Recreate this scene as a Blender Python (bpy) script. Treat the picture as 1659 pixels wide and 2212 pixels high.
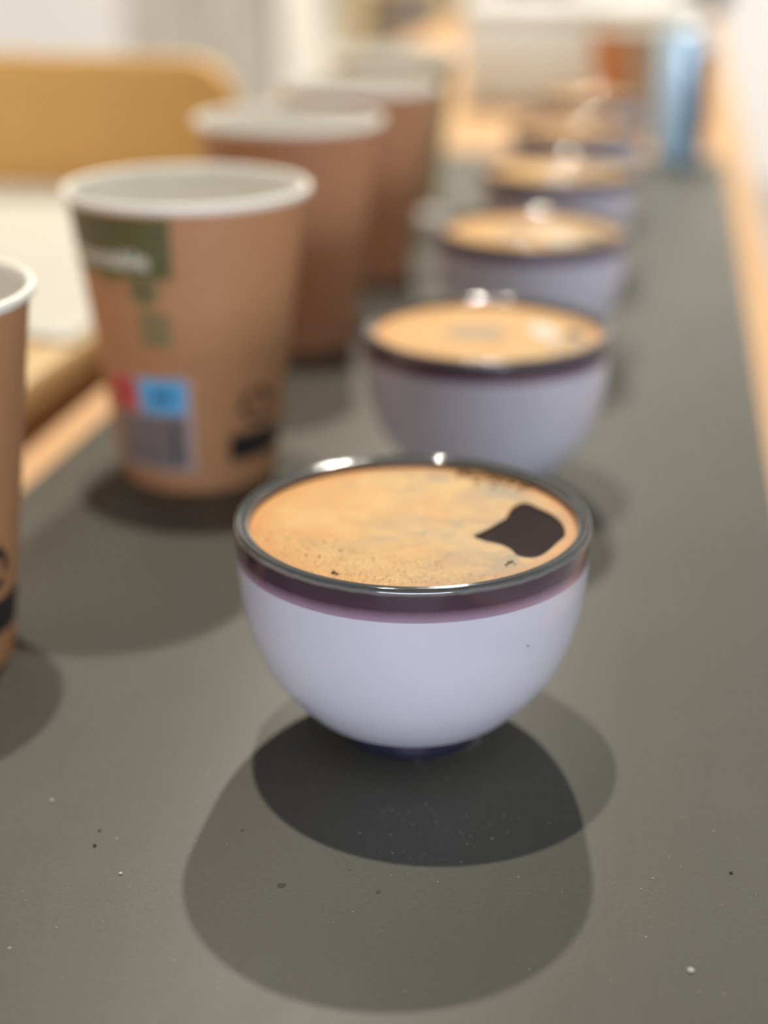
import bpy, bmesh, math, random
from math import sin, cos, pi, radians
from mathutils import Vector, Matrix

sc = bpy.context.scene
for o in list(bpy.data.objects):
    bpy.data.objects.remove(o)
random.seed(7)

# ------------------------------------------------------------------ camera
FPX = 3250.0                                   # focal length for a 1659x2212 frame
TH = math.atan(1321 / FPX)                     # pitch down
PS = math.atan(661 * cos(TH) / FPX)            # yaw to the left of the row of bowls
HC = 0.204
F = Vector((-sin(PS) * cos(TH), cos(PS) * cos(TH), -sin(TH)))
R = Vector((cos(PS), sin(PS), 0))
U = R.cross(F)
CAM = Vector((0, 0, HC))
cd = bpy.data.cameras.new('camera')
cam = bpy.data.objects.new('camera', cd)
sc.collection.objects.link(cam)
m = Matrix((R, U, -F)).transposed().to_4x4()
m.translation = CAM
cam.matrix_world = m
cd.sensor_fit = 'VERTICAL'
cd.sensor_height = 24.0
cd.lens = FPX / 2212 * 24.0
cd.clip_start = 0.01
cd.dof.use_dof = True
cd.dof.focus_distance = 0.333
cd.dof.aperture_fstop = 3.0
sc.camera = cam

def un(x, y, z=0.0):
    """the point of the horizontal plane z that a pixel of the photograph shows (used for measuring)"""
    d = F + R * ((x - 829.5) / FPX) - U * ((y - 1106) / FPX)
    return CAM + d * ((z - HC) / d.z)

# ------------------------------------------------------------------ light
w = bpy.data.worlds.new('world'); sc.world = w
w.use_nodes = True
bg = w.node_tree.nodes['Background']
bg.inputs[0].default_value = (0.07, 0.07, 0.078, 1)
bg.inputs[1].default_value = 1.0

def point(name, loc, power, radius, col=(1, .925, .80)):
    l = bpy.data.lights.new(name, 'POINT')
    l.energy = power; l.shadow_soft_size = radius; l.color = col
    o = bpy.data.objects.new(name, l); sc.collection.objects.link(o); o.location = loc
    return o
point('ceiling_spot', (-0.352, 0.897, 2.06), 130, 0.022)
point('ceiling_spot', (-0.286, 2.90, 2.36), 385, 0.036)
for loc in ((0.35, -0.9, 1.7), (0.75, -0.5, 1.9), (-0.1, -1.3, 1.9), (1.1, 0.4, 1.8),
            (-0.5, 3.6, 2.3), (0.25, 3.4, 2.2), (1.3, 2.2, 2.1)):
    point('small_ceiling_lamp', loc, 0.75, 0.010, (1, .97, .92))
wl = bpy.data.lights.new('front_fill', 'AREA'); wl.shape = 'RECTANGLE'; wl.size = 2.2; wl.size_y = .36  # added cool fill strip behind the camera, kept low to spare the mat
wl.energy = 61; wl.color = (.82, .88, 1)
wo = bpy.data.objects.new('front_fill', wl); sc.collection.objects.link(wo)
wo.location = (0.5, -2.4, 0.06)
wo.rotation_euler = (Vector((-.05, .35, .03)) - wo.location).to_track_quat('-Z', 'Y').to_euler()

sc.view_settings.view_transform = 'Standard'
sc.view_settings.look = 'None'
sc.view_settings.gamma = 1
sc.view_settings.use_curve_mapping = False
sc.view_settings.exposure = 0.0

# ------------------------------------------------------------------ materials
def lin(r, g, b):
    f = lambda c: ((c / 255 + .055) / 1.055) ** 2.4 if c > 10 else c / 255 / 12.92
    return (f(r), f(g), f(b), 1)

class NT:
    def __init__(s, name, col=(.5, .5, .5, 1), rough=.5, **kw):
        s.m = bpy.data.materials.new(name); s.m.use_nodes = True
        s.t = s.m.node_tree; s.b = s.t.nodes['Principled BSDF']
        s.b.inputs['Base Color'].default_value = col
        s.b.inputs['Roughness'].default_value = rough
        for k, v in kw.items():
            s.b.inputs[k.replace('_', ' ')].default_value = v
        s._c = None
    def n(s, t, **kw):
        nd = s.t.nodes.new(t)
        for k, v in kw.items():
            if k in nd.inputs: nd.inputs[k].default_value = v
            else: setattr(nd, k, v)
        return nd
    def l(s, a, b): s.t.links.new(a, b)
    def co(s, scale=(1, 1, 1), obj=True):
        tc = s.n('ShaderNodeTexCoord'); mp = s.n('ShaderNodeMapping'); mp.inputs['Scale'].default_value = scale
        s.l(tc.outputs['Object' if obj else 'Generated'], mp.inputs['Vector']); return mp.outputs[0]
    def noise(s, scale, detail=4, rough=.5, sc3=(1, 1, 1), dist=0):
        nz = s.n('ShaderNodeTexNoise'); nz.inputs['Scale'].default_value = scale
        nz.inputs['Detail'].default_value = detail; nz.inputs['Roughness'].default_value = rough
        nz.inputs['Distortion'].default_value = dist
        s.l(s.co(sc3), nz.inputs['Vector']); return nz.outputs['Fac']
    def ramp(s, fac, stops, interp='LINEAR'):
        r = s.n('ShaderNodeValToRGB'); r.color_ramp.interpolation = interp
        e = r.color_ramp.elements
        while len(e) < len(stops): e.new(.5)
        for el, (p, c) in zip(e, stops):
            el.position = p; el.color = c if len(c) == 4 else (*c, 1)
        s.l(fac, r.inputs['Fac']); return r.outputs['Color']
    def mix(s, fac, a, b, mode='MIX'):
        x = s.n('ShaderNodeMix', data_type='RGBA', blend_type=mode)
        for sock, v in ((x.inputs[0], fac), (x.inputs[6], a), (x.inputs[7], b)):
            if hasattr(v, 'is_linked') or isinstance(v, bpy.types.NodeSocket): s.l(v, sock)
            else: sock.default_value = v
        return x.outputs[2]
    def col(s, out): s.l(out, s.b.inputs['Base Color'])
    def bump(s, h, strength=.2, dist=.0005):
        b = s.n('ShaderNodeBump', Strength=strength, Distance=dist)
        s.l(h, b.inputs['Height']); s.l(b.outputs[0], s.b.inputs['Normal'])

def plain(name, col, rough=.5, var=.12, scale=40, bump=0, sc3=(1, 1, 1), **kw):
    t = NT(name, col, rough, **kw)
    n = t.noise(scale, 4, .6, sc3)
    lo = tuple(c * (1 - var) for c in col[:3]) + (1,); hi = tuple(min(1, c * (1 + var)) for c in col[:3]) + (1,)
    t.col(t.ramp(n, [(.3, lo), (.7, hi)]))
    if bump: t.bump(n, bump, .0006)
    return t.m

# dark laminate mat: fine grain, faint clouds and scuffs
t = NT('dark_mat', rough=.46)
n1 = t.noise(9, 5, .6); n2 = t.noise(900, 2, .5); n3 = t.noise(60, 6, .7, (1, .25, 1), 1.5)
c = t.ramp(n1, [(.3, (.105, .103, .085, 1)), (.7, (.120, .119, .100, 1))])
c = t.mix(.30, c, t.ramp(n2, [(.3, (.09, .088, .074, 1)), (.75, (.148, .146, .124, 1))]))
c = t.mix(t.ramp(n3, [(.62, (0, 0, 0, 1)), (.8, (.16, .16, .16, 1))]), c, (.07, .065, .055, 1))
t.col(c)
t.l(t.ramp(n3, [(.3, (.42, .42, .42, 1)), (.8, (.54, .54, .54, 1))]), t.b.inputs['Roughness'])
t.b.inputs['Specular IOR Level'].default_value = .22
t.bump(n2, .12, .0002)
M_MAT = t.m

def wood(name, c1, c2, scale=14, rough=.5):
    t = NT(name, rough=rough)
    n = t.noise(scale, 6, .6, (6, .5, 6), .6); g = t.noise(scale * 9, 3, .6, (8, .3, 8))
    c = t.mix(.35, t.ramp(n, [(.3, c1), (.7, c2)]), t.ramp(g, [(.3, c1), (.7, c2)]))
    t.col(c); t.bump(g, .1, .0005); return t.m
M_TABLE = wood('orange_wood', (.52, .30, .13, 1), (.62, .37, .18, 1), rough=.6)
M_BOARD = wood('pale_yellow_wood', (.50, .32, .12, 1), (.60, .40, .17, 1))
M_CHAIR = wood('tan_plywood', (.78, .42, .105, 1), (.84, .47, .125, 1))
M_POST = wood('light_post_wood', (.56, .43, .25, 1), (.66, .52, .31, 1))

M_PORC = None
t = NT('lilac_porcelain', rough=.22, **{'Coat_Weight': .25})
n = t.noise(30, 3, .5); t.col(t.ramp(n, [(.3, (.60, .585, .655, 1)), (.7, (.635, .62, .685, 1))]))
t.b.inputs['Coat Roughness'].default_value = .12
M_PORC = t.m

# purple glaze band: dark aubergine that thins to mauve at its lower edge, then grey-black over the lip
t = NT('aubergine_glaze', rough=.08)
tc = t.n('ShaderNodeTexCoord'); sp = t.n('ShaderNodeSeparateXYZ'); t.l(tc.outputs['Object'], sp.inputs[0])
mr = t.n('ShaderNodeMapRange'); mr.inputs['From Min'].default_value = .0515; mr.inputs['From Max'].default_value = .0610
nz = t.noise(260, 4, .6, (1, 1, .12))
ad = t.n('ShaderNodeMath', operation='MULTIPLY_ADD'); t.l(nz, ad.inputs[0]); ad.inputs[1].default_value = .0008; 
t.l(sp.outputs[2], ad.inputs[2]); sb = t.n('ShaderNodeMath', operation='SUBTRACT'); t.l(ad.outputs[0], sb.inputs[0]); sb.inputs[1].default_value = .0004
t.l(sb.outputs[0], mr.inputs['Value'])
t.col(t.ramp(mr.outputs[0], [(.0, (.42, .30, .38, 1)), (.18, (.30, .185, .25, 1)), (.40, (.070, .036, .054, 1)), (.76, (.06, .036, .045, 1)), (.85, (.20, .18, .165, 1)), (.92, (.075, .08, .078, 1)), (1, (.055, .060, .06, 1))]))
t.bump(t.noise(180, 3, .5, (1, 1, .3)), .12, .0004)
t.b.inputs['Specular IOR Level'].default_value = .6
M_RIM = t.m
M_FOOT = plain('dark_foot_glaze', (.03, .028, .05, 1), .15, .2, 80)

def crema_mat(name, gold, grey, seed, bias):
    t = NT(name, rough=.5, Specular_IOR_Level=.2)
    tc = t.n('ShaderNodeTexCoord'); mp = t.n('ShaderNodeMapping'); mp.inputs['Location'].default_value = (seed, seed * .37, 0)
    t.l(tc.outputs['Object'], mp.inputs['Vector'])
    def nz(s, d, dist=0, rough=.55):
        x = t.n('ShaderNodeTexNoise'); x.inputs['Scale'].default_value = s; x.inputs['Detail'].default_value = d
        x.inputs['Distortion'].default_value = dist; x.inputs['Roughness'].default_value = rough
        t.l(mp.outputs[0], x.inputs['Vector']); return x.outputs['Fac']
    big = nz(32, 3, 1.0); mid = nz(95, 5, .7); fine = nz(2600, 3, 0, .7); gr = nz(900, 3)
    sp = t.n('ShaderNodeSeparateXYZ'); t.l(tc.outputs['Object'], sp.inputs[0])
    # greyer milk-brown toward the +X side, gold toward the -X side
    ma = t.n('ShaderNodeMath', operation='MULTIPLY_ADD'); t.l(sp.outputs[0], ma.inputs[0]); ma.inputs[1].default_value = 9.0; t.l(big, ma.inputs[2])
    f1 = t.ramp(ma.outputs[0], [(bias - .12, (0, 0, 0, 1)), (bias + .22, (1, 1, 1, 1))])
    base = t.mix(f1, gold, grey)
    lit = tuple(min(1, c * k) for c, k in zip(gold[:3], (1.10, 1.28, 1.55))) + (1,)
    base = t.mix(t.ramp(mid, [(.42, (0, 0, 0, 1)), (.62, (.62, .62, .62, 1))]), base, lit)
    dk = tuple(c * .55 for c in gold[:3]) + (1,)
    # orange-brown ring where the foam meets the glaze
    ln = t.n('ShaderNodeVectorMath', operation='LENGTH'); fl = t.n('ShaderNodeVectorMath', operation='MULTIPLY')
    t.l(tc.outputs['Object'], fl.inputs[0]); fl.inputs[1].default_value = (1, 1, 0); t.l(fl.outputs[0], ln.inputs[0])
    rg = t.n('ShaderNodeMapRange'); rg.inputs['From Min'].default_value = .034; rg.inputs['From Max'].default_value = .0415
    t.l(ln.outputs['Value'], rg.inputs['Value'])
    base = t.mix(t.ramp(rg.outputs[0], [(0, (0, 0, 0, 1)), (1, (.75, .75, .75, 1))]), base, (gold[0] * 1.0, gold[1] * .74, gold[2] * .5, 1))
    # fine grounds, denser on the near side
    my = t.n('ShaderNodeMapRange'); my.inputs['From Min'].default_value = -.008; my.inputs['From Max'].default_value = -.034
    t.l(sp.outputs[1], my.inputs['Value'])
    sp2 = t.ramp(fine, [(.40, (1, 1, 1, 1)), (.47, (0, 0, 0, 1))])
    fm = t.n('ShaderNodeMath', operation='MULTIPLY'); t.l(sp2, fm.inputs[0]); t.l(my.outputs[0], fm.inputs[1])
    base = t.mix(fm.outputs[0], base, dk)
    t.col(base); t.bump(gr, .35, .0004)
    return t.m
GOLD = (.57, .31, .092, 1); GREY = (.32, .245, .15, 1)
M_CREMA = [crema_mat('golden_crema_%s' % n, GOLD, GREY, s, b) for n, s, b in (('first', 0.31, .47), ('second', 1.7, .66), ('third', 2.9, .6), ('fourth', 4.4, .62), ('fifth', 5.2, .66), ('sixth', 6.1, .62))]
M_COFFEE = plain('black_coffee', (.046, .033, .033, 1), .06, .1, 50, IOR=1.33)
M_FOAM = plain('pale_foam', (.60, .50, .40, 1), .35, .1, 200)
M_FOAMG = plain('grey_foam', (.27, .20, .13, 1), .3, .25, 200)
M_GROUND = plain('coffee_ground', (.06, .03, .02, 1), .5, .3, 400)
t = NT('coffee_bubble', (.4, .2, .1, 1), .03)
t.col(t.ramp(t.noise(500), [(.35, (.22, .12, .05, 1)), (.65, (.50, .30, .13, 1))])); M_BUB = t.m

def kraft(name, a, b):
    t = NT(name, rough=.62)
    n = t.noise(22, 5, .6); g = t.noise(700, 3, .7)
    c = t.mix(.4, t.ramp(n, [(.3, a), (.7, b)]), t.ramp(g, [(.3, a), (.7, b)]))
    t.col(c); t.bump(g, .12, .0002); return t.m
M_KRAFT = kraft('kraft_paper', (.43, .205, .088, 1), (.51, .26, .12, 1))
M_KRAFT2 = kraft('kraft_paper_reddish', (.50, .23, .11, 1), (.57, .28, .14, 1))
M_KRAFT3 = kraft('kraft_paper_pale', (.50, .36, .17, 1), (.60, .44, .22, 1))
M_KRAFT4 = kraft('kraft_paper_taupe', (.44, .33, .22, 1), (.50, .39, .26, 1))
M_WPAPER = plain('white_cup_paper', (.90, .87, .77, 1), .5, .04, 60)
M_INNER = plain('cup_inner_paper', (.90, .88, .82, 1), .45, .04, 60)
M_GREEN = plain('green_print', (.10, .105, .035, 1), .5, .1, 90)
M_GREENF = plain('faint_green_print', (.21, .18, .08, 1), .6, .1, 90)
M_TXT = plain('pale_print', (.80, .80, .68, 1), .5, .03)
M_RED = plain('red_print', (.58, .045, .05, 1), .45, .08, 90)
M_BLUE = plain('blue_print', (.10, .44, .80, 1), .45, .06, 90)
M_NAVYP = plain('dark_blue_print', (.03, .10, .22, 1), .45, .06, 90)
M_GREYP = plain('grey_print', (.20, .17, .17, 1), .5, .06, 90)
M_DARKP = plain('black_print', (.018, .015, .018, 1), .5, .1, 90)
M_BROWNP = plain('dark_brown_print', (.06, .04, .03, 1), .55, .1, 90)
M_LILACP = plain('pale_label_edge', (.50, .38, .36, 1), .5, .05)
M_ORANGEP = plain('rust_print', (.50, .19, .06, 1), .5, .08, 60)
M_SHEET = plain('white_sheet', (.55, .53, .46, 1), .6, .03, 15)
M_BOX = plain('white_matte_plastic', (.76, .78, .73, 1), .5, .04, 10)
M_CAN = plain('light_blue_enamel', (.56, .80, 1.0, 1), .22, .05, 10, Metallic=.1)
M_NAVY = plain('dark_navy', (.012, .03, .075, 1), .3, .1, 20)
M_METAL = plain('brushed_metal', (.62, .62, .6, 1), .3, .05, 60, Metallic=1.0)
M_NAVYF = plain('navy_fabric', (.018, .03, .055, 1), .9, .2, 120, .3)
M_DGREY = plain('dark_grey_fabric', (.10, .11, .11, 1), .9, .2, 120, .3)
M_FLOOR = plain('pale_floor', (.58, .56, .56, 1), .4, .06, 3)
M_WALL = plain('warm_grey_wall', (.84, .82, .80, 1), .8, .04, 2)
M_TRIM = plain('skirting_paint', (.6, .57, .53, 1), .5, .04, 5)
M_CAB = plain('stone_grey_laminate', (.47, .44, .385, 1), .5, .04, 5)
M_CABW = plain('cream_laminate', (.88, .85, .75, 1), .4, .03, 5)
M_SHELFB = plain('pale_mauve_panel', (.62, .56, .53, 1), .6, .04, 5)
M_JAR = plain('tan_stoneware', (.33, .24, .15, 1), .5, .1, 30)
M_BLACK = plain('black_rubber', (.02, .02, .02, 1), .7, .1, 60)
M_DUST = plain('pale_dust', (.45, .43, .38, 1), .7, .2, 500)
M_CRUMB = plain('dark_crumb', (.02, .01, .008, 1), .7, .3, 500)
M_STAIN = plain('dried_coffee_spot', (.075, .068, .055, 1), .3, .1, 300)
t = NT('clear_water', (1, 1, 1, 1), .0); t.b.inputs['Transmission Weight'].default_value = 1; t.b.inputs['IOR'].default_value = 1.33
M_WATER = t.m

# ------------------------------------------------------------------ helpers
def tag(o, label=None, cat=None, group=None, kind=None):
    if label: o['label'] = label
    if cat: o['category'] = cat
    if group: o['group'] = group
    if kind: o['kind'] = kind
    return o
def link(name, me, mat, parent=None, smooth=True, loc=None):
    if smooth:
        me.polygons.foreach_set('use_smooth', [True] * len(me.polygons))
    o = bpy.data.objects.new(name, me); sc.collection.objects.link(o)
    if mat and not me.materials: me.materials.append(mat)
    if parent: o.parent = parent
    if loc: o.location = loc
    return o
def thing(name, loc, label, cat, group=None, rz=0):
    o = bpy.data.objects.new(name, None); sc.collection.objects.link(o)
    o.empty_display_size = .02
    o.location = loc; o.rotation_euler.z = rz
    return tag(o, label, cat, group)
def lathe(name, prof, mat, parent=None, n=96, closed=False):
    vs, fs = [], []; k = len(prof)
    for r, z in prof:
        for i in range(n):
            a = 2 * pi * i / n; vs.append((max(r, 1e-5) * cos(a), max(r, 1e-5) * sin(a), z))
    for j in range(k if closed else k - 1):
        j2 = (j + 1) % k
        for i in range(n):
            i2 = (i + 1) % n
            fs.append((j * n + i, j * n + i2, j2 * n + i2, j2 * n + i))
    me = bpy.data.meshes.new(name); me.from_pydata(vs, [], fs); me.update()
    return link(name, me, mat, parent)
def bm_obj(name, bm, mat, parent=None, smooth=False, loc=None):
    bmesh.ops.recalc_face_normals(bm, faces=bm.faces)
    me = bpy.data.meshes.new(name); bm.to_mesh(me); bm.free()
    return link(name, me, mat, parent, smooth, loc)
def box(name, lo, hi, mat, parent=None, bev=0, seg=3):
    bm = bmesh.new()
    bmesh.ops.create_cube(bm, size=1, matrix=Matrix.Translation([(a + b) / 2 for a, b in zip(lo, hi)]) @ Matrix.Diagonal([b - a for a, b in zip(lo, hi)] + [1]))
    if bev: bmesh.ops.bevel(bm, geom=bm.edges[:] + bm.verts[:], offset=bev, segments=seg, affect='EDGES', profile=.5)
    return bm_obj(name, bm, mat, parent, bool(bev))
def struct(o, ): o['kind'] = 'structure'; return o
def smooth_prof(P, k=6):
    out = []
    for i in range(len(P) - 1):
        p0 = P[max(i - 1, 0)]; p1 = P[i]; p2 = P[i + 1]; p3 = P[min(i + 2, len(P) - 1)]
        for j in range(k):
            s = j / k
            out.append(tuple(.5 * (2 * b + (c - a) * s + (2 * a - 5 * b + 4 * c - d) * s * s + (3 * b - a - 3 * c + d) * s ** 3) for a, b, c, d in zip(p0, p1, p2, p3)))
    out.append(P[-1]); return out

# ------------------------------------------------------------------ the room
FZ = -0.752
WX0, WX1, WY0, WY1 = -3.6, 4.0, -4.2, 5.2
struct(box('floor', (WX0, WY0, FZ - .05), (WX1, WY1, FZ), M_FLOOR))
struct(box('wall_back', (WX0, WY1, FZ), (WX1, WY1 + .1, 1.5), M_WALL))
struct(box('wall_left', (WX0 - .1, WY0, FZ), (WX0, WY1, 1.5), M_WALL))
struct(box('wall_right', (1.6, WY0 + 2.5, FZ), (1.7, WY1, 1.5), plain('cool_grey_wall', (.40, .43, .48, 1), .8, .04, 2)))
struct(box('baseboard_back', (WX0, WY1 - .015, FZ), (WX1, WY1 - .0005, FZ + .09), M_TRIM))

# table: solid wooden top on trestle legs
TX0, TX1, TY0, TY1 = -0.43, 0.0645, -0.35, 3.35
tb = thing('table', ((TX0 + TX1) / 2, 1.5, FZ), 'long orange-toned wooden table under the dark mat', 'table')
def inv(o, p): o.parent = p; o.matrix_parent_inverse = Matrix.Translation(-Vector(p.location)); return o
inv(box('tabletop', (TX0, TY0, -.034), (TX1, TY1, -.002), M_TABLE, bev=.003), tb)
for x in (TX0 + .06, TX1 - .06):
    for y in (TY0 + .3, TY1 - .3):
        inv(box('leg', (x - .03, y - .03, FZ), (x + .03, y + .03, -.034), M_TABLE, bev=.004), tb)
inv(box('apron', (TX0 + .05, TY0 + .28, -.11), (TX0 + .07, TY1 - .28, -.034), M_TABLE), tb)
inv(box('apron', (TX1 - .07, TY0 + .28, -.11), (TX1 - .05, TY1 - .28, -.034), M_TABLE), tb)
# the dark sheet over the table top
tag(box('table_mat', (-.2300, TY0 + .02, -.002), (.0455, 1.335, 0), M_MAT, bev=.0006, seg=1),
    'dark grey smooth mat running along the table under the cups and bowls', 'mat')

# ------------------------------------------------------------------ cupping bowls
OUT = [(.0150, .0075), (.0262, .0090), (.0302, .0120), (.0339, .0160), (.0381, .0220), (.0412, .0290), (.0433, .0370), (.0442, .0450), (.0445, .0500), (.0447, .0522)]
IN = [(.0415, .0543), (.0411, .0505), (.0402, .0450), (.0385, .0375), (.0358, .0297), (.0325, .0228), (.0285, .0167), (.0235, .0130), (.015, .0112), (.0001, .0108)]
RIM = [(.0447, .0521), (.04485, .0540), (.04495, .0560), (.0450, .0580), (.0450, .0592), (.04485, .0600), (.0445, .0605), (.0440, .06065), (.0436, .0605), (.0432, .0602), (.0426, .0603), (.0421, .0602), (.0416, .0599), (.04125, .0592), (.0412, .0580), (.0413, .0560), (.0415, .0542)]
FOOT = [(.0176, .0080), (.0178, .0060), (.0182, .0030), (.0185, .0012), (.0182, 0), (.0168, 0), (.0164, .0012), (.0160, .0040), (.0155, .0080)]

def circle_pts(r, n=120): return [(r * cos(2 * pi * i / n), r * sin(2 * pi * i / n)) for i in range(n)]
def blob(cx, cy, rx, ry, rnd, n=28, wob=.18, rot=0):
    ph = [rnd.uniform(0, 6.28) for _ in range(4)]
    o = []
    for i in range(n):
        a = 2 * pi * i / n
        k = 1 + wob * (.5 * sin(2 * a + ph[0]) + .3 * sin(3 * a + ph[1]) + .25 * sin(5 * a + ph[2]))
        x, y = rx * k * cos(a), ry * k * sin(a)
        o.append((cx + x * cos(rot) - y * sin(rot), cy + x * sin(rot) + y * cos(rot)))
    return o
def sheet(name, outer, holes, z, th, mat, parent):
    """flat film with holes and real thickness"""
    bm = bmesh.new(); edges = []
    for loop in [outer] + holes:
        vs = [bm.verts.new((x, y, z)) for x, y in loop]
        edges += [bm.edges.new((vs[i], vs[(i + 1) % len(vs)])) for i in range(len(vs))]
    bmesh.ops.triangle_fill(bm, use_beauty=True, use_dissolve=False, edges=edges)
    for f in bm.faces:
        if f.normal.z < 0: f.normal_flip()
    r = bmesh.ops.extrude_face_region(bm, geom=bm.faces[:])
    # extruded copies become the top
    for v in r['geom']:
        if isinstance(v, bmesh.types.BMVert): v.co.z += th
    return bm_obj(name, bm, mat, parent)
def smooth_loop(pts, k=4):
    n = len(pts); out = []
    for i in range(n):
        p0, p1, p2, p3 = (pts[(i + j) % n] for j in (-1, 0, 1, 2))
        for j in range(k):
            s = j / k
            out.append(tuple(.5 * (2 * b + (c - a) * s + (2 * a - 5 * b + 4 * c - d) * s * s + (3 * b - a - 3 * c + d) * s ** 3) for a, b, c, d in zip(p0, p1, p2, p3)))
    return out

def make_bowl(loc, label):
    b = thing('cupping_bowl', loc, label, 'bowl', 'row of cupping bowls')
    o = smooth_prof(OUT); i = smooth_prof(IN)
    bd = lathe('body', [(.0001, .0085)] + o, M_PORC, b, 128)
    me = bd.data
    # the inner shell belongs to the same fired clay
    bm = bmesh.new(); bm.from_mesh(me)
    n = 128; rows = []
    for r, z in i:
        rows.append([bm.verts.new((r * cos(2 * pi * k / n), r * sin(2 * pi * k / n), z)) for k in range(n)])
    for a, c in zip(rows, rows[1:]):
        for k in range(n):
            f = bm.faces.new((a[k], a[(k + 1) % n], c[(k + 1) % n], c[k])); f.smooth = True
    bm.to_mesh(me); bm.free()
    tag(lathe('glazed_rim', smooth_prof(RIM, 4), M_RIM, b, 160), 'dark purple glazed rim')
    tag(lathe('foot_ring', FOOT, M_FOOT, b, 96, True), 'dark foot ring')
    return b
BX = [(-.0579, .3464), (-.0615, .5290), (-.0622, .7120), (-.0634, .8860), (-.0664, 1.064), (-.0684, 1.242)]
BL = ['lilac-white porcelain bowl with dark purple rim nearest the camera, in focus',
      'second lilac-white bowl from the camera, right behind the sharply focused bowl',
      'third lilac-white bowl from the camera, with pale patches on its coffee',
      'fourth lilac-white bowl from the camera, only a thin strip of body showing',
      'fifth bowl from the camera, blurred, its coffee seen edge-on',
      'farthest bowl of the row, heavily blurred, before the far kraft cup']
ZC = .0581
first = None
for k, ((x, y), lb) in enumerate(zip(BX, BL)):
    if first is None:
        first = make_bowl((x, y, 0), lb)
    else:
        c = first.copy(); sc.collection.objects.link(c); c.location = (x, y, 0); c['label'] = lb
        for ch in first.children:
            d = ch.copy(); sc.collection.objects.link(d); d.parent = c
    c = first if k == 0 else c
    c.rotation_euler.z = k * 1.3

for deg, z, s_ in ((318, .0415, .00026), (233, .0418, .00016)):      # two tiny dark specks fired into the nearest bowl
    bm = bmesh.new(); bmesh.ops.create_icosphere(bm, subdivisions=2, radius=s_, matrix=Matrix.Translation((.0439 * cos(radians(deg)), .0439 * sin(radians(deg)), z)) @ Matrix.Diagonal((.8, .8, 1.3, 1)))
    tag(bm_obj('glaze_speck', bm, M_GROUND, first, True), 'tiny dark speck in the glaze')

HOLE = [(1022.6, 1158), (1040, 1149), (1059.7, 1139), (1078, 1128), (1094, 1117.4), (1101, 1103), (1115.7, 1090), (1137.4, 1085.8), (1162.7, 1096), (1191.7, 1110), (1211, 1126), (1220.5, 1142.7), (1219.6, 1159), (1205, 1172), (1180.8, 1193.4), (1159, 1204), (1137.4, 1205), (1117, 1199.7), (1104.9, 1188), (1090.4, 1180), (1072, 1174), (1045, 1168)]
CL = ['black coffee with golden crema in nearest bowl, dark open patch at right',
      'coffee with golden crema in second bowl, small black spot at right edge',
      'coffee with broken golden crema and pale foam patches in third bowl',
      'coffee with gold crema and a pale streak in fourth bowl',
      'coffee with tan crema in fifth bowl of the row',
      'coffee with tan crema in the farthest bowl']
def local(px, py, k, z=ZC):
    p = un(px, py, z); return (p.x - BX[k][0], p.y - BX[k][1])
RC = .04115
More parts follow.
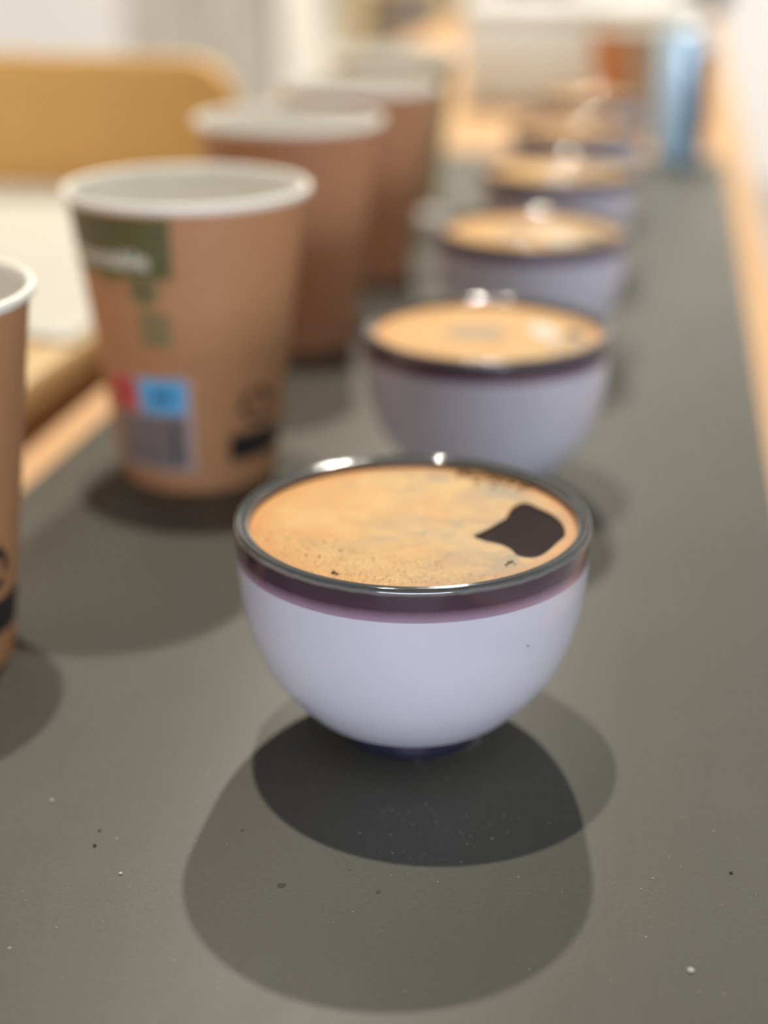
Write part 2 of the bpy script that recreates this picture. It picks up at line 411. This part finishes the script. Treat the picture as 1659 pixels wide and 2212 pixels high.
for k, lb in enumerate(CL):
    rnd = random.Random(40 + k)
    x, y = BX[k]
    t = thing('coffee', (x, y, ZC - .016), lb, 'coffee', 'bowls of coffee')
    z0 = .016
    # liquid: follows the inner wall just inside it
    lathe('liquid', [(.0001, .0), (.0350, .0), (.0372, .005), (.0392, .0105), (.0404, .0145), (RC, z0 - .0002), (RC - .0015, z0 - .0006), (.0001, z0 - .0006)], M_COFFEE, t, 96)
    if k == 0: holes = [smooth_loop([local(a, b, 0) for a, b in HOLE], 3)]
    elif k == 1: holes = [blob(.0315, .0035, .0035, .0058, rnd, rot=.3)]
    elif k == 2: holes = [blob(.030, -.006, .0035, .009, rnd, rot=.4), blob(-.004, -.004, .004, .010, rnd)]
    elif k == 3: holes = [blob(.020, .006, .005, .008, rnd)]
    else: holes = [blob(.015 - .01 * (k % 2), .004, .005, .008, rnd)]
    sheet('crema', circle_pts(.04108), holes, z0 - .0007, .0007, M_CREMA[k], t)
    if k == 1:
        sheet('foam', blob(.020, .006, .0055, .012, rnd, wob=.3, rot=.2), [], z0, .0002, M_FOAM, t)
        sheet('foam', blob(-.004, .000, .013, .006, rnd, wob=.3, rot=.1), [], z0, .0002, M_FOAMG, t)
    if k == 2:
        sheet('foam', blob(.013, -.010, .0075, .014, rnd, wob=.35, rot=.1), [], z0, .0002, M_FOAM, t)
        sheet('foam', blob(.000, .022, .007, .008, rnd, wob=.3, rot=.1), [], z0, .0002, M_FOAM, t)
        sheet('foam', blob(-.012, -.004, .004, .012, rnd, wob=.3, rot=.1), [], z0, .0002, M_FOAMG, t)
    if k == 3:
        sheet('foam', blob(.000, -.012, .009, .016, rnd, wob=.35, rot=.1), [], z0, .0002, M_FOAM, t)
    if k == 0:
        bub = [(1000, 1017, 11), (1014, 1027, 13), (1033, 1020, 12), (1030, 1040, 9), (1054, 1019, 11), (1055, 1037, 9), (1076, 1027, 12), (1077, 1042, 9),
               (1094, 1035, 10), (1104, 1046, 9), (1118, 1040, 8), (1131, 1051, 9), (1146, 1054, 7), (1120, 1058, 6), (990, 1030, 7), (1066, 1052, 6), (1092, 1054, 5)]
        for bx, by, br in bub:
            lx, ly = local(bx, by, 0)
            rr = math.hypot(lx, ly); r_ = br / 7900
            if rr > .0405 - r_: lx, ly = lx * (.0405 - r_) / rr, ly * (.0405 - r_) / rr
            bm = bmesh.new()
            bmesh.ops.create_icosphere(bm, subdivisions=3, radius=r_, matrix=Matrix.Translation((lx, ly, z0 - r_ * .25)))
            bm_obj('bubble', bm, M_BUB, t, True)
        for gx, gy, s in ((721, 1238, 9), (728, 1241, 6), (1100, 1217, 8), (1106, 1214, 6), (1094, 1221, 5), (562, 1186, 5), (700, 1172, 4), (690, 1203, 5), (735, 1190, 4), (662, 1200, 4), (1112, 1220, 4)):
            lx, ly = local(gx, gy, 0)
            bm = bmesh.new(); bmesh.ops.create_icosphere(bm, subdivisions=1, radius=s / 16500, matrix=Matrix.Translation((lx, ly, z0 + .0001)))
            for v in bm.verts:
                v.co += Vector((rnd.uniform(-1, 1), rnd.uniform(-1, 1), rnd.uniform(-.5, .5))) * s / 40000
            bm_obj('coffee_ground', bm, M_GROUND, t)
        # fine pale and dark grains of foam on the near side
        bm = bmesh.new()
        for _ in range(900):
            a = rnd.uniform(-2.9, -.3); r = .0405 * math.sqrt(rnd.uniform(.25, 1))
            lx, ly = r * cos(a), r * sin(a)
            if ly > -.010: continue
            hx, hy = lx, ly
            if hx > .012 and hy > -.027: continue
            bmesh.ops.create_icosphere(bm, subdivisions=1, radius=rnd.uniform(.00008, .0002), matrix=Matrix.Translation((lx, ly, z0)))
        tag(bm_obj('foam_grain', bm, plain('foam_grain', (.50, .26, .09, 1), .35, .5, 900), t, True), kind='stuff')
# water droplets by the foot of the nearest bowl
for k, (px, py, r) in enumerate(((905, 1641, 9), (910, 1628, 5), (942, 1637, 5), (958, 1633, 4), (975, 1627, 5), (990, 1622, 4), (1007, 1616, 6), (1020, 1608, 5), (1029, 1601, 7))):
    p = un(px, py, 0); v = Vector((p.x + .0579, p.y - .3464)); rad = r / 9500
    if v.length < .0190 + rad: v = v.normalized() * (.0190 + rad)
    bm = bmesh.new(); bmesh.ops.create_icosphere(bm, subdivisions=3, radius=rad, matrix=Matrix.Diagonal((1, 1, .8, 1)))
    o = bm_obj('water_droplet', bm, M_WATER, None, True, (-.0579 + v.x, .3464 + v.y, rad * .7))
    tag(o, 'tiny clear water droplet beside the foot of the nearest bowl', 'droplet', 'water droplets at the bowl foot')

# ------------------------------------------------------------------ paper cups
H, RB, RT = .109, .0297, .0433
def rad_at(z): return RB + (RT - RB) * z / (H - .002)
def patch(name, a0, a1, z0, z1, mat, parent, off=.00012, slant=0, n=10, mask=None):
    """print lying on the cone of the cup: a thin curved patch (angles in degrees, 270 faces the camera side)"""
    vs, fs = [], []
    nz = 6
    for j in range(nz + 1):
        for i in range(n + 1):
            a = radians(a0 + (a1 - a0) * i / n); z = z0 + (z1 - z0) * j / nz + slant * i / n
            r = rad_at(z) + off; vs.append((r * cos(a), r * sin(a), z))
    for j in range(nz):
        for i in range(n):
            q = j * (n + 1) + i; fs.append((q, q + 1, q + n + 2, q + n + 1))
    me = bpy.data.meshes.new(name); me.from_pydata(vs, [], fs); return link(name, me, mat, parent)
def wrap_shape(name, polys, ac, zc, mat, parent, off=.0002):
    """flat outlines (metres, x right, y up) bent round the cup at angle ac, height zc"""
    bm = bmesh.new()
    for pl in polys:
        if len(pl) == 2 and isinstance(pl[0], list):
            ed = []
            for loop in pl:
                vv = [bm.verts.new((x, y, 0)) for x, y in loop]
                ed += [bm.edges.new((vv[i], vv[(i + 1) % len(vv)])) for i in range(len(vv))]
            bmesh.ops.triangle_fill(bm, use_beauty=True, edges=ed)
        else:
            bm.faces.new([bm.verts.new((x, y, 0)) for x, y in pl])
    bmesh.ops.triangulate(bm, faces=bm.faces[:])
    for q in range(-12, 13):
        bmesh.ops.bisect_plane(bm, geom=bm.verts[:] + bm.edges[:] + bm.faces[:], dist=1e-6, plane_co=(q * .0015 + .00003, 0, 0), plane_no=(1, 0, 0))
    bmesh.ops.triangulate(bm, faces=bm.faces)
    for v in bm.verts:
        z = zc + v.co.y; r = rad_at(z) + off; a = radians(ac) + v.co.x / r
        v.co = (r * cos(a), r * sin(a), z)
    me = bpy.data.meshes.new(name); bm.to_mesh(me); bm.free(); return link(name, me, mat, parent, False)
def wrap_text(name, s, size, ac, zc, mat, parent, off=.00025):
    cu = bpy.data.curves.new('lettering', 'FONT'); cu.body = s; cu.size = size; cu.offset = .0002; cu.align_x = 'CENTER'; cu.resolution_u = 2
    o = bpy.data.objects.new('lettering', cu); sc.collection.objects.link(o)
    me = bpy.data.meshes.new_from_object(o.evaluated_get(bpy.context.evaluated_depsgraph_get()))
    bpy.data.objects.remove(o); me.name = name
    for v in me.vertices:
        z = zc + v.co.y; r = rad_at(z) + off; a = radians(ac) + v.co.x / r
        v.co = (r * cos(a), r * sin(a), z)
    me.materials.clear()
    return link(name, me, mat, parent, False)
def arc_poly(r0, r1, a0, a1, n=10, c=(0, 0)):
    o = [(c[0] + r1 * cos(radians(a0 + (a1 - a0) * i / n)), c[1] + r1 * sin(radians(a0 + (a1 - a0) * i / n))) for i in range(n + 1)]
    return o + [(c[0] + r0 * cos(radians(a1 + (a0 - a1) * i / n)), c[1] + r0 * sin(radians(a1 + (a0 - a1) * i / n))) for i in range(n + 1)]
def rect(x, y, w_, h_): return [(x, y), (x + w_, y), (x + w_, y + h_), (x, y + h_)]

def make_cup(loc, label, km, rz=0, s=1.0, white=None, inner=None):
    c = thing('paper_cup', loc, label, 'paper cup', 'paper cups beside the bowls', radians(rz))
    c.scale = (s, s, s)
    w1, w2 = white or M_WPAPER, inner or M_INNER
    lathe('kraft_wall', [(RB - .0012, .0), (RB, 0), (RB + .0001, .0012)] + [(rad_at(z), z) for z in (.003, .02, .04, .06, .08, .1, H - .0025)], km, c)
    tag(lathe('lining', [(rad_at(z) - .0006, z) for z in (H - .002, .09, .06, .03, .0095)] + [(RB * .5, .0095), (.0001, .0095)], w2, c), 'pale paper lining')
    rr = .0014
    tag(lathe('rolled_rim', [(RT + .0004 + rr * cos(2 * pi * i / 16), H - .0016 + 1.15 * rr * sin(2 * pi * i / 16)) for i in range(16)], w1, c, 96, True), 'white rolled rim')
    lathe('bottom_disc', [(RB - .0008, .0), (RB - .0008, .006), (.0001, .006)], w1, c)
    v0, v1 = rad_at(0), rad_at(H)
    # glued side seam: a slightly raised strip down the back
    patch('seam', 84, 90, .0005, H - .003, km, c, .0004, 0, 3)
    return c
def recycling_logo(c, a, z, mat, k=1.0):
    L = []
    for q in range(3):
        a0 = 90 + 120 * q
        L.append(arc_poly(.0034 * k, .0052 * k, a0 + 12, a0 + 92))
        t1 = radians(a0 + 92); t2 = radians(a0 + 116)
        L.append([(.0026 * k * cos(t1), .0026 * k * sin(t1)), (.0062 * k * cos(t1), .0062 * k * sin(t1)), (.0045 * k * cos(t2), .0045 * k * sin(t2))])
    return wrap_shape('recycling_logo', L, a, z, mat, c)

# the cup in the middle left, with its prints (angle 270 = facing -Y)
def prints(c):
    patch('green_label', 176, 279, .0825, .1045, M_GREEN, c, n=24)['label'] = 'dark green printed label'
    wrap_text('label_text', 'compostable', .0088, 236, .0865, M_TXT, c)
    ring = [arc_poly(.0040, .0062, 20, 330, 20, (0, .002)), arc_poly(.0, .0026, 0, 350, 14, (-.014, .004)), rect(-.0028, -.0185, .0110, .0058), rect(-.0028, -.0120, .0110, .0058)]
    wrap_shape('green_emblem', ring, 263, .0765, M_GREENF, c)
    # disposal label: red and blue squares over a grey text field
    patch('label_edge', 228, 285, .0085, .0460, M_LILACP, c, .00010, n=16)
    patch('red_square', 228, 249.5, .0320, .0450, M_RED, c, .0002)
    wrap_shape('cup_icon', [rect(-.002, -.002, .0040, .0006), rect(-.0003, -.003, .0006, .0055), arc_poly(.0022, .0028, 0, 180)], 240, .0385, M_GREYP, c, .0003)
    patch('blue_square', 252, 281, .0320, .0450, M_BLUE, c, .0002)
    tur = [[(-.0034, -.001), (-.0026, .001), (-.001, .0022), (.001, .0022), (.0024, .0012), (.003, -.001)], [(.003, -.0002), (.0042, .0006), (.0048, 0), (.0044, -.0009), (.003, -.001)], rect(-.003, -.0025, .0014, .0014), rect(.001, -.0025, .0014, .0014)]
    wrap_shape('turtle_icon', tur, 266.5, .0385, M_NAVYP, c, .0003)
    patch('grey_field', 228, 281, .0100, .0312, M_GREYP, c, .0002, n=16)
    wrap_shape('label_lines', [rect(-.0008 + .0 * i, -.0095 + .0021 * i, .0017 + (.0006 if i % 2 else 0), .0014) for i in range(9)], 273, .0208, M_DARKP, c, .0003)
    recycling_logo(c, 327, .0325, M_DARKP, 1.35)
    patch('black_bar', 308, 356, .0115, .0222, M_DARKP, c, .0002, 0, 12)['label'] = 'black printed bar'
KC = [make_cup((-.1722, .5275, 0), 'kraft paper cup with green label and red-blue square label', M_KRAFT),
      make_cup((-.2087, .3600, 0), 'kraft paper cup cut off by the left edge, nearest the camera', M_KRAFT, 18),
      make_cup((-.1800, .7120, 0), 'plain reddish kraft cup standing behind the labelled cup', M_KRAFT2, 150),
      make_cup((-.1760, .8600, 0), 'plain reddish kraft cup, third back from the left edge cup', M_KRAFT2, 120),
      make_cup((-.1900, 1.042, 0), 'pale tan paper cup, last in the row of cups', M_KRAFT3, 160)]
prints(KC[0]); prints(KC[1])
p = un(1350, 279, 0)
fc = make_cup((p.x, p.y, 0), 'small taupe paper cup with rust-coloured panel beyond the last bowl', M_KRAFT4, 0, .872)
fc['group'] = 'far paper cup'; del fc['group']
patch('rust_panel', 200, 272, .004, .104, M_ORANGEP, fc, .0003, n=20)

# ------------------------------------------------------------------ wooden stand with white sheet, far left
ZT = .024
bx1 = un(45, 838, ZT).x
bd = thing('wooden_stand', (-.36, .75, -.002), 'low pale wooden stand with a tan rounded back panel, left of the cups', 'stand')
inv(box('base_slab', (-.56, .52, .0085), (bx1, .9745, ZT), M_BOARD, bev=.005, seg=4), bd)
for fx in (-.41, bx1 - .055):
    for fy in (.54, .93):
        inv(box('foot', (fx, fy, -.0018), (fx + .03, fy + .03, .0090), M_BOARD, bev=.002), bd)
n = 14; e = un(470, 240, .06); xr = -.283; hh = .109; rad = .034
out = [(-.56, .0), (xr, .0)]
for i in range(n + 1): a = i / n * pi / 2; out.append((xr - rad + rad * cos(a), hh - rad + rad * sin(a)))
for i in range(n + 1): a = pi / 2 + i / n * pi / 2; out.append((-.56 + rad + rad * cos(a), hh - rad + rad * sin(a)))
bm = bmesh.new(); f = bm.faces.new([bm.verts.new((x, .975, z)) for x, z in out])
r = bmesh.ops.extrude_face_region(bm, geom=[f])
for v in r['geom']:
    if isinstance(v, bmesh.types.BMVert): v.co.y += .014
bmesh.ops.triangulate(bm, faces=[f for f in bm.faces if len(f.verts) > 4])
tag(inv(bm_obj('back_panel', bm, M_CHAIR), bd), 'upright tan panel with rounded corners')
x1 = bx1 - .004
nx, ny = 24, 40
vs = []
for j in range(ny + 1):
    for i in range(nx + 1):
        u, v = i / nx, j / ny
        xa = -.550 + (x1 + .550) * u
        ya = (.655 - .055 * u) * (1 - v) + .970 * v
        z = ZT + .0013 + .0009 * sin(9 * u + 3 * v) ** 2 * (1 - .3 * v)
        vs.append((xa, ya, z))
fs = [(j * (nx + 1) + i, j * (nx + 1) + i + 1, (j + 1) * (nx + 1) + i + 1, (j + 1) * (nx + 1) + i) for j in range(ny) for i in range(nx)]
me = bpy.data.meshes.new('paper_sheet'); me.from_pydata(vs, [], fs)
ps = link('paper_sheet', me, M_SHEET); sd = ps.modifiers.new('thickness', 'SOLIDIFY'); sd.thickness = .0004
tag(ps, 'brightly lit white paper sheet lying on the low wooden stand', 'paper')

def rot_leg(name, a, b, r0, r1, mat, parent, n=14):
    a, b = Vector(a), Vector(b); q = (b - a).to_track_quat('Z', 'Y'); L = (b - a).length
    bm = bmesh.new(); bmesh.ops.create_cone(bm, cap_ends=True, segments=n, radius1=r0, radius2=r1, depth=L, matrix=Matrix.Translation((a + b) / 2) @ q.to_matrix().to_4x4())
    return bm_obj(name, bm, mat, parent, False)
# ------------------------------------------------------------------ white box, cans, bags at the far end
a, b = un(962, 262, -.002), un(1505, 262, -.002)
wb = thing('white_box', ((a.x + b.x) / 2, 1.70, -.002), 'large white rounded box on the table behind the last bowls', 'box')
W = (b.x - a.x)
bd_ = box('body', (-W / 2, -.06, .0005), (W / 2, .10, .094), M_BOX, wb, .012, 4)
lid = box('lid', (-W / 2 - .002, -.062, .0925), (W / 2 + .002, .102, .1085), M_BOX, wb, .0075, 4)
box('handle', (-.03, .012, .1080), (.03, .028, .1125), M_BOX, wb, .002)

cp = un(1462, 352, 0); cp = Vector((cp.x, cp.y + .015, 0))
cn = thing('drink_can', (cp.x, cp.y, 0), 'light blue can with dark navy side right of the bowls', 'can')
tag(lathe('can_body', [(.0001, .003), (.014, .003), (.0165, 0), (.0195, .003), (.0215, .008), (.0215, .092), (.0208, .097), (.0185, .102), (.0172, .104), (.0176, .1052), (.0172, .1060), (.0165, .1050)], M_CAN, cn, 64), 'light blue side')
tag(lathe('can_end', [(.0168, .1052), (.0158, .1030), (.0150, .1030), (.0001, .1034)], M_METAL, cn, 48), 'bare metal top')
box('pull_tab', (-.004, -.010, .1036), (.004, .006, .1046), M_METAL, cn, .0004)
vs, fs = [], []  # dark navy panel laid over the right side of the can
for j, z in enumerate((.009, .04, .091)):
    for i in range(17):
        a_ = radians(-74 + 134 * i / 16); vs.append((.0217 * cos(a_), .0217 * sin(a_), z))
for j in range(2):
    for i in range(16): q = j * 17 + i; fs.append((q, q + 1, q + 18, q + 17))
me = bpy.data.meshes.new('navy_panel'); me.from_pydata(vs, [], fs); tag(link('navy_panel', me, M_NAVY, cn), 'dark navy panel down the right side')

# cap-shaped object added for an unidentified pale blob on the mat
p = un(925, 498, 0)
cap = thing('pale_blob', (p.x, p.y, 0), 'small pale grey cap-shaped blob added on the mat behind the third cup', 'cap')
lathe('cap_shell', [(.0001, .0125), (.0085, .0125), (.0100, .0115), (.0104, .009), (.0106, .0), (.0098, .0), (.0096, .010), (.0001, .0108)], M_INNER, cap, 40)
bm = bmesh.new()
for i in range(30):
    a_ = 2 * pi * i / 30
    bmesh.ops.create_cube(bm, size=1, matrix=Matrix.Translation((.01065 * cos(a_), .01065 * sin(a_), .005)) @ Matrix.Rotation(a_, 4, 'Z') @ Matrix.Diagonal((.0005, .0008, .008, 1)))
tag(bm_obj('grip_ridges', bm, M_INNER, cap), kind='stuff')

def bag(name, loc, wx, wy, h, mat, label, seed):
    rnd = random.Random(seed)
    t = thing(name, loc, label, 'bag')
    bm = bmesh.new(); bmesh.ops.create_uvsphere(bm, u_segments=32, v_segments=20, radius=1)
    for v in bm.verts:
        x, y, z = v.co
        sx = math.copysign(abs(x) ** .55, x); sy = math.copysign(abs(y) ** .6, y); sz = math.copysign(abs(z) ** .6, z)
        k = 1 + .04 * sin(5 * x + seed) + .03 * sin(7 * z + 2 * y)
        v.co = (sx * wx / 2 * k, sy * wy / 2 * k, max(0, h / 2 + sz * h / 2))
    bm_obj('body', bm, mat, t, True)
    for s in (-1, 1):       # carry straps
        pts = [(wx * .22 * cos(pi * i / 12), s * wy * .18, h * .93 + h * .30 * sin(pi * i / 12)) for i in range(13)]
        for_bm = bmesh.new(); prev = None
        for q in pts:
            ring = [for_bm.verts.new((q[0] + .004 * cos(aa), q[1] + .008 * sin(aa), q[2] + .003 * cos(aa))) for aa in [2 * pi * j / 8 for j in range(8)]]
            if prev:
                for j in range(8): for_bm.faces.new((prev[j], prev[(j + 1) % 8], ring[(j + 1) % 8], ring[j]))
            prev = ring
        bm_obj('strap', for_bm, mat, t, True)
    return t
p = un(1180, 8, -.002)
bag('shoulder_bag', (p.x, 3.12, -.002), .16, .12, .16, M_DGREY, 'dark grey fabric bag standing on the table behind the white box', 2)
p = un(1545, 14, -.002)
bag('backpack', (p.x - .03, 3.16, -.002), .11, .14, .24, M_NAVYF, 'navy fabric backpack at the far right end of the table', 5)

# ------------------------------------------------------------------ furniture behind
def at(px, y):      # x of a pixel column at depth y for something at mid height of the far view
    d = F + R * ((px - 829.5) / FPX) - U * ((60 - 1106) / FPX)
    return CAM.x + d.x / d.y * y
def cabinet(px0, px1, y, h, mat, label, doors, dep=.4):
    x0, x1 = at(px0, y), at(px1, y)
    c = thing('cabinet', ((x0 + x1) / 2, y, FZ), label, 'cabinet'); W = (x1 - x0) / 2
    box('carcass', (-W, .0, .06), (W, dep, h), mat, c, .006)
    for i in range(doors):
        a = -W + .008 + i * (2 * W - .008) / doors; b_ = a + (2 * W - .008) / doors - .008
        d = box('door', (a, -.018, .075), (b_, -.001, h - .015), mat, c, .003)
        box('handle', (b_ - .03, -.036, h * .55), (b_ - .02, -.017, h * .55 + .11), M_METAL, d, .002)
    for sx in (-1, 1):
        for yy in (.04, dep - .04): rot_leg('foot', (sx * (W - .04), yy, .062), (sx * (W - .04), yy, 0), .016, .012, M_BLACK, c)
    return c
cabinet(268, 596, 4.05, 1.25, M_CAB, 'stone-grey cabinet with two doors in the background at left', 2)
cabinet(600, 738, 4.0, 1.25, M_CABW, 'bright cream cabinet between the grey cabinet and the wooden shelf', 1)
y = 3.85
x0, x1 = at(745, y), at(975, y)
sh = thing('shelf_unit', ((x0 + x1) / 2, y, FZ), 'light wooden open shelf with two posts behind the paper cups', 'shelf')
W = (x1 - x0) / 2; pw = .050
for a in (-W, W - .03):
    for yy in (0, .26): box('post', (a, yy, 0), (a + (pw if a < 0 else .03), yy + .035, 1.35), M_POST, sh, .003)
box('back_panel', (-W + .03, .275, .05), (W - .03, .285, 1.34), M_SHELFB, sh)
for z in (.10, .46, .76, 1.10): box('shelf_board', (-W + .002, .003, z), (W - .002, .29, z + .022), M_POST, sh, .003)
jr = thing('storage_jar', ((x0 + x1) / 2 + .045, y + .14, FZ + .7832), 'tan round jar on the wooden shelf above the farthest paper cup', 'jar')
lathe('jar_body', smooth_prof([(.0001, 0), (.045, 0), (.056, .012), (.060, .05), (.056, .09), (.044, .108), (.042, .112)]), M_JAR, jr, 40)
lathe('lid', [(.0001, .126), (.010, .126), (.012, .120), (.043, .118), (.045, .111), (.0001, .111)], M_JAR, jr, 40)

# ------------------------------------------------------------------ crumbs, spots and dust on the mat
for px, py, r, lb in ((215, 1795, 3.2, 'tiny dark crumb on the mat at lower left, the upper of two'),
                      (205, 1828, 4.2, 'dark coffee crumb on the mat at lower left, the lower of two'),
                      (1579, 1887, 4.2, 'dark crumb on the mat near the lower right edge'),
                      (523, 1794, 2.6, 'tiny dark crumb at the left of the bowl shadow')):
    p = un(px, py, 0); s = r / 9800
    bm = bmesh.new(); bmesh.ops.create_icosphere(bm, subdivisions=2, radius=s)
    rnd = random.Random(px)
    for v in bm.verts: v.co *= rnd.uniform(.7, 1.15); v.co.z *= .7
    tag(bm_obj('coffee_crumb', bm, M_CRUMB, None, False, (p.x, p.y, s * .62)), lb, 'crumb')
for px, py, r, lb in ((1492, 2098, 7, 'small whitish crumb on the mat at lower right'),
                      (112, 1730, 5, 'small whitish crumb on the mat below the left cup'),
                      (261, 1888, 4.5, 'small whitish crumb on the mat at lower left')):
    p = un(px, py, 0); s = r / 9800
    bm = bmesh.new(); bmesh.ops.create_icosphere(bm, subdivisions=2, radius=s)
    rnd = random.Random(px)
    for v in bm.verts: v.co *= rnd.uniform(.75, 1.15); v.co.z *= .5
    tag(bm_obj('crumb', bm, M_DUST, None, False, (p.x, p.y, s * .45)), lb, 'crumb')
for px, py, rx, ry, lb in ((608, 1913, 9, 5, 'larger dried coffee spot on the mat in the bowl shadow'),
                           (817, 1927, 5, 4, 'small dried coffee spot on the mat below the bowl')):
    p = un(px, py, 0); s = 1 / 9800
    bm = bmesh.new(); rnd = random.Random(px)
    bm.faces.new([bm.verts.new((x, y, 0)) for x, y in blob(0, 0, rx * s, ry * s * 1.9, rnd, 20)])
    f = bmesh.ops.extrude_face_region(bm, geom=bm.faces[:])
    for v in f['geom']:
        if isinstance(v, bmesh.types.BMVert): v.co.z += .00005
    tag(bm_obj('coffee_spot', bm, M_STAIN, None, False, (p.x, p.y, 0.00001)), lb, 'stain')
bm = bmesh.new(); rnd = random.Random(3)
for _ in range(420):
    if rnd.random() < .35: p = un(rnd.gauss(950, 120), rnd.gauss(1760, 50), 0)
    else: p = Vector((rnd.uniform(-.19, .04), rnd.uniform(.215, .40), 0))
    if (p.x + .0579) ** 2 + (p.y - .3464) ** 2 < .0195 ** 2 or (p.x + .2087) ** 2 + (p.y - .360) ** 2 < .031 ** 2: continue
    s = abs(rnd.gauss(0, 1)) * .00007 + .00004
    bmesh.ops.create_icosphere(bm, subdivisions=1, radius=s, matrix=Matrix.Translation((p.x, p.y, s * .6)) @ Matrix.Rotation(rnd.uniform(0, 3), 4, 'Z') @ Matrix.Diagonal((rnd.uniform(1, 2.4), 1, .6, 1)))
tag(bm_obj('dust', bm, M_DUST), 'fine pale dust specks scattered on the dark mat', 'dust', kind='stuff')

# fine dark scuff line crossing the lower shadow edge
bm = bmesh.new(); rnd = random.Random(11)
for i in range(26):
    k = i / 25; p = un(722 + 45 * k + rnd.uniform(-7, 7), 1822 + 72 * k + rnd.uniform(-4, 4), 0); s = rnd.uniform(.00004, .00011)
    bmesh.ops.create_icosphere(bm, subdivisions=1, radius=s, matrix=Matrix.Translation((p.x, p.y, s * .5)) @ Matrix.Diagonal((1.6, 1, .5, 1)))
tag(bm_obj('scuff_grains', bm, M_CRUMB), 'short diagonal trail of dark grains at the front edge of the bowl shadow', 'grains', kind='stuff')
